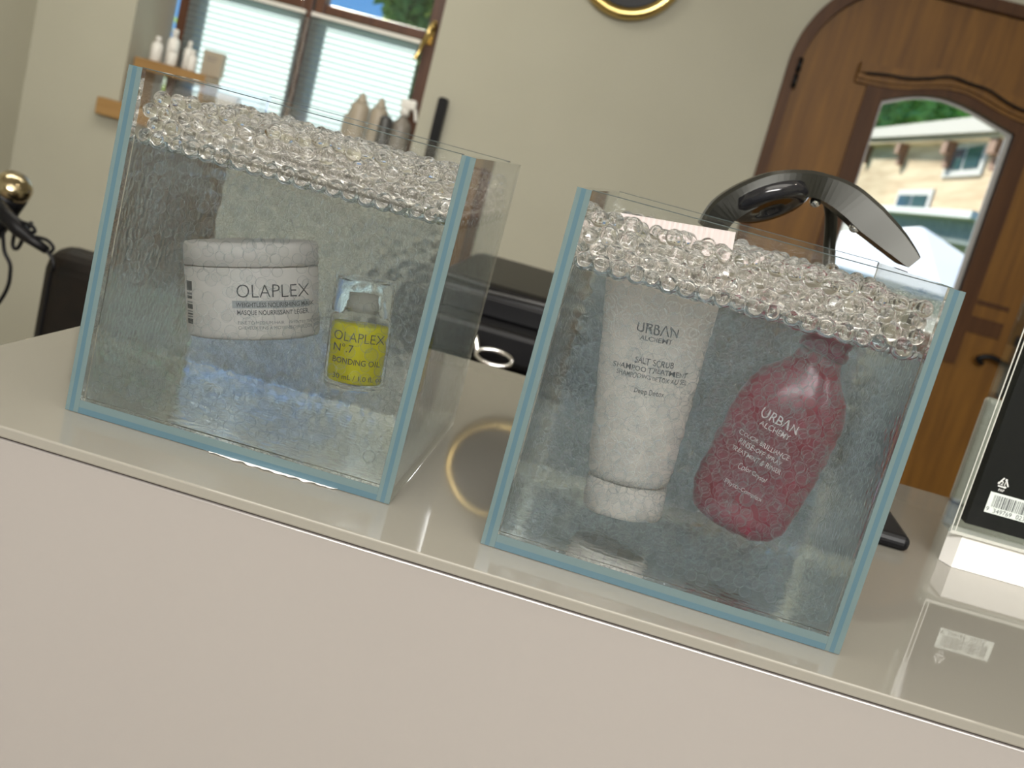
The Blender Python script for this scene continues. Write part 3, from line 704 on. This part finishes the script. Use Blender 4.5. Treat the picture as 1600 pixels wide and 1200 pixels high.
# ------------------------------------------------------------------ half moon LED lamp behind the right tank
t = thing('desk_lamp', 'dark metal arched LED desk lamp standing behind the right tank', 'lamp', (.445, .300, 0))
mb = MB(); mb.box(-.045, .045, -.045, .045, .0, .012, bev=.005, seg=3); mb.build('lamp_base', M_blackp, t)
mb = MB(); mb.tube(smooth_path([(-.02, .0, .011), (-.03, .02, .08), (-.055, .05, .16), (-.07, .06, .225), (-.085, .045, .245)]), .005); mb.build('stem', M_gun, t)
path = [(.281, .290, .192, .021), (.286, .285, .208, .022), (.298, .283, .222, .022), (.315, .285, .235, .021), (.334, .29, .242, .020), (.352, .30, .2440, .020),
        (.372, .30, .240, .024), (.392, .295, .230, .025), (.412, .29, .219, .020), (.428, .285, .2085, .012)]
def lamp_sec(p, nx, hw, hh): return [(p[0]-.445+nx[0]*a, p[1]-.300+b, p[2]+nx[1]*a) for a, b in ((-hh, -hw), (hh*.75, -hw), (hh, -hw+.004), (hh, hw), (-hh, hw))]
secs = []
P2 = smooth_path([(p[0], p[1], p[2]) for p in path], 5); hs = np.interp(np.linspace(0, 9, len(P2)), range(10), [p[3] for p in path])
for i, p in enumerate(P2):
    tn = P2[min(i+1, len(P2)-1)]-P2[max(i-1, 0)]; nx = Vector((-tn.z, tn.x)).normalized()
    secs.append(lamp_sec(p, nx, .022, hs[i]*.48))
mb = MB(); mb.skin(secs, smooth=False); mb.build('lamp_arch', M_gun, t)
ax = Vector((.85, 0, .53)); az = Vector((.53*.94, -.34, -.85*.94)).normalized()*-1; ay = az.cross(ax)
mtx = Matrix.Translation((.3165-.445, -.022, .2235)) @ Matrix((ax, ay, az)).transposed().to_4x4()
mb = MB(); mb.lathe([(.0001, -.004), (.009, -.004), (.010, -.0065), (.025, -.0065), (.029, -.004), (.029, .003), (.0001, .004)], 48, mtx=mtx, cap=False); mb.build('mount_disc', mat('gloss_black', (.01, .01, .012), .12), t, 'glossy black disc under the arch')
for c_ in ((.350-.445, -.012, .232), (.383-.445, -.014, .2215)):
    mb = MB(); mb.sphere(c_, .0042); mb.build('hinge_pin', M_chrome, t)

# ------------------------------------------------------------------ acrylic display with a black box
t = thing('acrylic_display', 'clear acrylic display case with a white base at the counter right', 'display case', (.5224, .2544, 0), (0, 0, .04))
mb = MB(); pl = [(0, 0), (.20, 0), (.20, .022), (-.002, .022), (-.0065, .0115)]
mb.skin([[(x, y, z) for x, y in pl] for z in (.0002, .0265)], smooth=False, M=M_white)
mb.build('display_base', mat('frosted_white', (.42, .41, .41), .35, Transmission_Weight=.15), t, 'frosted white block base')
mb = MB(); mb.box(-.0115, .21, -.0055, -.0030, .0268, .24); mb.box(-.0115, -.009, -.0028, .0175, .0268, .24); mb.box(.2075, .21, -.0028, .0175, .0268, .24); mb.box(-.0088, .207, .0178, .020, .0268, .24); mb.box(-.0115, .21, -.0055, .020, .2402, .2425)
mb.build('acrylic_cover', M_acryl, t)
mb = MB()
for x in (-.0115, -.0085): mb.box(x-.0004, x+.0004, -.0061, -.0056, .0268, .24)
mb.box(-.0112, .21, -.0062, -.0056, .0268, .0290); mb.build('cover_edge', mat('acrylic_edge', (.42, .42, .38), .2), t)
t = thing('product_box', 'black product carton with white barcode label inside the acrylic case', 'box', (.5224, .2544, 0), (0, 0, .04))
mb = MB(); mb.box(-.0015, .105, .0005, .013, .0352, .22, bev=.0006); mb.build('carton', mat('black_card', (.006, .006, .0065), .5, Specular_IOR_Level=.12), t)
mb = MB(); f0 = lambda x, z: .0003
items = [('RECT', .0085, .050, .0475, .0635, mat('label_white', (.75, .74, .72), .5), .0000)]
xx = .0120; rb2 = random.Random(4)
while xx < .046:
    w = rb2.choice((.0003, .0005, .0009)); items.append(('RECT', xx, xx+w, .0525, .0618, M_ink, .00015)); xx += w+rb2.choice((.0003, .0005, .0008))
items += [('9', .0048, .0092, .0488, 'LEFT', M_ink, 0, .9, 0), ('349769', .0048, .0142, .0484, 'LEFT', M_ink, 0, 1.0, 0), ('02335', .0048, .0315, .0484, 'LEFT', M_ink, 0, 1.0, 0)]
label_mesh(mb, items, f0, 0)
# recycling triangle with 21 PAP
cx_, cz_, rr = .0150, .0715, .0052; k = mb.mi(M_inkw)
for j in range(3):
    a0 = PI/2+j*2*PI/3; a1 = a0+2*PI/3
    pa = Vector((cx_+rr*math.cos(a0), cz_+rr*math.sin(a0))); pb = Vector((cx_+rr*math.cos(a1), cz_+rr*math.sin(a1))); d_ = (pb-pa).normalized(); nn = Vector((-d_.y, d_.x))*.0005
    A = pa+d_*.0012; B = pb-d_*.0028
    for quad in ([A+nn, A-nn, B-nn, B+nn], [B+nn*2.4, B-nn*2.4, B+d_*.0014]):
        f = mb.b.faces.new([mb.b.verts.new((v.x, .00025, v.y)) for v in quad]); f.material_index = k
label_mesh(mb, [('21', .0042, cx_, cz_-.0014, 'CENTER', M_inkw, .01, 1, 0), ('PAP', .0026, cx_, cz_-.0062, 'CENTER', M_inkw, .01, 1, 0)], f0, 0)
mb.build('barcode_label', None, t, 'white barcode sticker and recycling mark', fix=False)

mb = MB(); mb.box(0, .20, 0, .018, .0003, .105, bev=.004, seg=3); o = mb.build('leaflet_stand', mat('grey_white_board', (.42, .41, .37), .5)); o.location = (.583, .49, 0); tag(o, 'plain off-white panel on the back edge of the counter beside the door', 'panel')

# ------------------------------------------------------------------ salon chair, dryer, basin
t = thing('salon_chair', 'dark leather salon chair at the far left behind the counter', 'chair', (-.60, 1.30, ZF))
mb = MB(); mb.box(-.205, .225, 0, .10, .52, .905, bev=.045, seg=5); mb.build('backrest', M_leather, t)
mb = MB(); mb.box(-.22, .24, -.46, .05, .38, .50, bev=.03, seg=3); mb.build('seat', M_leather, t)
for x in (-.27, .245):
    mb = MB(); mb.box(x, x+.05, -.42, .02, .60, .65, bev=.012); mb.box(x+.01, x+.04, -.40, -.36, .42, .605); mb.box(x+.01, x+.04, -.05, -.01, .42, .605); mb.build('armrest', mat('grey_black_pad', (.03, .03, .032), .4), t)
mb = MB(); mb.lathe([(.03, .03), (.03, .378)], 24, mtx=Matrix.Translation((0, -.2, 0))); mb.build('column', M_chrome, t)
mb = MB(); mb.lathe([(.25, 0), (.25, .012), (.05, .03)], 48, mtx=Matrix.Translation((0, -.2, 0))); mb.build('chair_base', M_chrome, t)
t = thing('tool_stand', 'black metal tool stand at the left frame edge carrying the dryer', 'stand', (-1.12, 1.30, ZF))
mb = MB(); mb.tube([(0, 0, .02), (0, 0, 1.0)], .012); mb.tube(smooth_path([(0, 0, .90), (.10, -.05, .93), (.235, -.10, .955)]), .007); mb.build('pole', M_blackp, t)
mb = MB(); mb.lathe([(.16, 0), (.16, .015), (.02, .03)], 32); mb.build('stand_base', M_blackp, t)
t = thing('hair_dryer', 'black hair dryer with a shiny metal rear grille at the left frame edge', 'hair dryer', (-.815, 1.2, -.075))
mtx = Matrix.Rotation(.5, 4, 'Y') @ Matrix.Rotation(0.3, 4, 'X')
mb = MB(); mb.lathe([(.024, -.09), (.027, -.05), (.030, -.01), (.030, .004)], 32, mtx=mtx); mb.build('barrel', M_blackp, t)
mb = MB(); mb.lathe([(.0305, .0045), (.0305, .016), (.025, .026), (.012, .031), (.0001, .032)], 32, mtx=mtx); mb.build('rear_grille', mat('champagne_metal', (.45, .38, .24), .15, 1), t, 'shiny champagne metal grille')
mb = MB(); mb.tube([(0, 0, -.03), (-.03, 0, -.10)], [.016, .013]); mb.build('handle', M_blackp, t)
mb = MB(); mb.tube(smooth_path([(-.005, 0, -.06), (.005, 0, -.10), (.022, 0, -.13), (.012, 0, -.19), (-.07, 0, -.33), (-.10, .02, -.9)]), .0035); mb.tube(smooth_path([(.02, .0, -.04), (.018, 0, -.085), (.028, 0, -.09), (.038, 0, -.06), (.045, 0, -.04)]), .0035); mb.build('cord', M_blackp, t)
t = thing('curling_iron', 'black curling iron lying aslant below the hair dryer', 'styling iron', (-.79, 1.14, -.10))
mb = MB(); mb.tube([(-.01, 0, .005), (.035, 0, -.022), (.06, 0, -.033), (.088, 0, -.042)], [.014, .013, .009, .007]); mb.build('barrel', M_blackp, t)
mb = MB(); mb.tube(smooth_path([(.03, 0, -.008), (.055, 0, -.010), (.062, 0, -.018), (.05, 0, -.022)]), .003); mb.tube(smooth_path([(.065, 0, -.026), (.085, 0, -.026), (.098, 0, -.035), (.094, 0, -.045)]), .003); mb.build('clamp_lever', M_blackp, t)
mb = MB(); mb.tube(smooth_path([(.088, 0, -.042), (.101, 0, -.055), (.104, 0, -.07), (.096, .01, -.09), (.09, .02, -.3)]), .0032); mb.build('cord', M_blackp, t)
t = thing('wash_basin', 'black shampoo basin unit with a chrome ring tap between the tanks', 'basin', (.05, 1.35, ZF))
mb = MB(); mb.box(-.24, .30, 0, .55, .10, 1.045, bev=.03, seg=3); mb.build('basin_body', M_blackp, t)
mb = MB(); mb.box(-.25, .31, -.10, .0, .93, .99, bev=.01); mb.box(-.25, .31, -.01, .0, .99, 1.025, bev=.004); mb.build('front_ledge', M_blackp, t)
mb = MB(); mb.tube([(-.24, -.012, 1.027), (.30, -.012, 1.047)], .0025); mb.build('trim_strip', mat('grey_trim', (.08, .08, .08), .3), t)
mb = MB(); pts = []
for i in range(33): a = 2*PI*i/32; pts.append((.0+.030*math.cos(a), -.16+.012*math.sin(a), .952+.010*math.sin(a)))
mb.tube(pts, .0035); mb.tube(smooth_path([(-.05, -.15, .90), (-.045, -.15, .965), (-.04, -.15, .975), (-.03, -.155, .955)]), .005); mb.tube([(-.045, -.15, .935), (-.045, -.10, .935)], .005); mb.build('chrome_tap', M_chrome, t, 'chrome ring tap')
mb = MB(); mb.box(-.20, .26, .03, .50, 0, .0995); mb.build('plinth', M_blackp, t)

# ------------------------------------------------------------------ ceiling lamps (seen in the reflections)
for i, (x, y) in enumerate(((.55, -1.15), (-.25, -1.25), (1.1, .6), (-.55, -.35), (1.25, -.7), (.1, 1.15))):
    t = thing('ceiling_spot', 'round white recessed ceiling spot', 'ceiling light', (x, y, ZC), group='round recessed ceiling spots')
    mb = MB(); mb.lathe([(.055, 0), (.055, -.006), (.045, -.012)], 32); mb.build('housing', M_white, t)
    mb = MB(); mb.lathe([(.040, -.0122), (.038, -.016)], 32); mb.build('lamp_lens', emis('spot_warm', (1, .90, .74), 60), t)

# ------------------------------------------------------------------ outside
mb = MB(); mb.box(-60, 90, 3.6, 130, -2.6, -2.5); o = mb.build('ground', noisy(mat('lawn', (.10, .16, .05), .9), (.07, .12, .035), (.14, .2, .07), .4)); struct(o)
t = thing('chalet', 'timber clad alpine chalet seen through the door glass', 'building')
M_clad = noisy(mat('timber_cladding', (.36, .24, .13), .8), (.42, .29, .16), (.60, .46, .29), .6, 6, (.3, .3, 6))
M_pale = mat('pale_plaster', (.50, .49, .46), .9)
M_cb = mat('chalet_beam', (.26, .13, .075), .8)
def fx(y): return .24+7.5+.02*(y+.58)
def slab(mb, ya, yb, za, zb, off0, off1, M=None, dz=0):
    """block on the facade that runs along y; off is measured from the facade plane toward the viewer"""
    v = []
    for y in (ya, yb):
        for o_ in (off0, off1):
            for z in (za, zb): v.append(mb.b.verts.new((fx(y)-o_, y, z+(dz*(y-ya)/(yb-ya) if yb != ya else 0))))
    for f in ((0, 1, 3, 2), (4, 6, 7, 5), (0, 4, 5, 1), (2, 3, 7, 6), (0, 2, 6, 4), (1, 5, 7, 3)):
        q = mb.b.faces.new([v[i] for i in f])
        if M: q.material_index = mb.mi(M)
mb = MB(); slab(mb, 24, 60, .9, 3.5, 0, -6, dz=1.2); mb.build('upper_wall', M_clad, t)
mb = MB(); slab(mb, 24, 60, -2.5, .88, .01, -6); mb.build('lower_wall', M_pale, t)
mb = MB(); slab(mb, 23, 60, 3.45, 3.88, .5, -6.5, dz=1.5); mb.build('roof', mat('roof_fascia', (.52, .48, .43), .8), t)
mb = MB(); slab(mb, 23, 60, 3.33, 3.44, .38, 0, dz=1.35); mb.build('eaves_board', M_clad, t)
for y in (29.8, 35.6, 44, 53):
    mb = MB(); k_ = .036*(y-23); slab(mb, y, y+.8, 2.95+k_, 3.33+k_, .36, -.05); slab(mb, y+.1, y+.7, 2.55+k_, 2.95+k_, .2, -.05); mb.build('bracket', M_cb, t)
for ya, yb, za, zb in ((32.2, 36.0, 2.95, 3.55), (37.4, 42.4, 1.6, 2.15), (26.5, 29.0, 1.7, 2.4)):
    mb = MB(); slab(mb, ya-.5, yb+.5, za-.22, zb+.22, .06, 0); o = mb.build('window_surround', M_pale, t)
    mb = MB(); slab(mb, ya, (ya+yb)/2-.15, za, zb, .09, .05); slab(mb, (ya+yb)/2+.15, yb, za, zb, .09, .05); mb.build('pane', mat('dark_pane', (.05, .09, .12), .1), o)
mb = MB(); slab(mb, 25, 46, 1.28, 1.45, 1.5, 0); mb.build('balcony_ledge', mat('white_ledge', (.72, .72, .70), .7), t)
mb = MB(); slab(mb, 25, 46, .72, 1.27, 1.2, 0); mb.build('slate_canopy', noisy(mat('slate', (.22, .26, .26), .8), (.18, .22, .23), (.3, .34, .33), 6), t)
for ya in (27, 31, 35.5, 41):
    mb = MB(); slab(mb, ya, ya+1.6, -1.2, .1, .05, 0); mb.build('ground_floor_window', mat('teal_pane', (.16, .26, .26), .15), t)
# trees
M_leaf = noisy(mat('leaf_green', (.12, .26, .04), .7), (.42, .66, .22), (.62, .85, .34), 1.2)
M_conif = noisy(mat('conifer_green', (.10, .20, .04), .7), (.18, .30, .07), (.42, .50, .13), 2.5)
def leafy(M):
    n = M.node_tree.nodes; l = M.node_tree.links; b = n['Principled BSDF']; tr = n.new('ShaderNodeBsdfTranslucent'); x = n.new('ShaderNodeMixShader'); x.inputs[0].default_value = .55
    l.new(b.inputs['Base Color'].links[0].from_socket, tr.inputs[0]); l.new(b.outputs[0], x.inputs[1]); l.new(tr.outputs[0], x.inputs[2]); l.new(x.outputs[0], n['Material Output'].inputs[0])
leafy(M_leaf); leafy(M_conif)
M_bark = mat('bark', (.07, .045, .03), .9)
def leaf_tree(x, y, zb, h, rad, n, label, M, conif=False, ls=.25, seed=1):
    rnd = random.Random(seed); t = thing('conifer' if conif else 'broadleaf_tree', label, 'tree', (x, y, zb))
    mb = MB(); mb.lathe([(h*.03, 0), (h*.012, h*.8)], 10); mb.build('trunk', M_bark, t)
    mb = MB()
    for i in range(n):
        if conif:
            q = rnd.random()**.7; a = rnd.uniform(0, 2*PI); z = h*(1-q*.92); r = rad*q*rnd.uniform(.15, 1)*(.75+.35*math.sin(z*7+2*a)); z -= r*.25
        else:
            v = Vector((rnd.gauss(0, 1), rnd.gauss(0, 1), rnd.gauss(0, 1))).normalized(); w = (.75+.3*noise.noise(v*2.2+Vector((seed, 0, 0))))*rnd.uniform(.7, 1)
            a = None; r = 0
        p = Vector((r*math.cos(a), r*math.sin(a), z)) if conif else Vector((v.x*rad*w, v.y*rad*w, h*.62+v.z*h*.4*w))
        u = Vector((rnd.uniform(-1, 1), rnd.uniform(-1, 1), rnd.uniform(-.5, .5))).normalized()*ls; w2 = Vector((rnd.uniform(-1, 1), rnd.uniform(-1, 1), rnd.uniform(-1, 1))).normalized()*ls*.6
        mb.b.faces.new([mb.b.verts.new(p-u), mb.b.verts.new(p+w2), mb.b.verts.new(p+u), mb.b.verts.new(p-w2)])
    mb.build('foliage', M, t, fix=False)
for i, (x, y, h, rad) in enumerate(((12, 72, 17.5, 6), (21, 66, 17, 6), (2, 82, 19, 7), (21, 48, 15, 4.8), (27, 56, 16, 5.5))):
    leaf_tree(x, y, -2.5, h, rad, 9000, ('tall green tree behind the chalet roof, left end', 'tall green tree behind the chalet roof, middle', 'farthest green tree rising past the chalet roof end', 'green tree directly above the near chalet eaves', 'green tree behind the chalet at the right of the door glass')[i], M_leaf, seed=i+1, ls=.5)
leaf_tree(-4.05, 16.2, -2.5, 6.4, 1.9, 5200, 'yellow-green conifer seen through the upper right window pane', M_conif, True, .13, 9)
leaf_tree(-10.3, 24.5, -2.5, 7.6, 2.0, 2600, 'conifer seen through the upper left window pane', M_conif, True, .16, 10)

t = thing('patio_parasol', 'white patio parasol on the terrace outside the door glass', 'parasol', (3.05, 12.2, -2.5))
mb = MB(); rg = []
for r, z in ((.03, 3.02), (.9, 2.72), (1.75, 2.42), (1.75, 2.36), (.9, 2.66), (.03, 2.96)):
    rg.append([(r*math.cos(2*PI*k/8), r*math.sin(2*PI*k/8), z) for k in range(8)])
mb.skin(rg, smooth=False); mb.build('canopy', mat('parasol_cloth', (.85, .85, .83), .8), t)
mb = MB(); mb.tube([(0, 0, .05), (0, 0, 2.95)], .025); mb.build('pole', M_white, t)
mb = MB(); mb.lathe([(.3, 0), (.3, .05), (.05, .08)], 24); mb.build('parasol_base', M_beigeb, t)
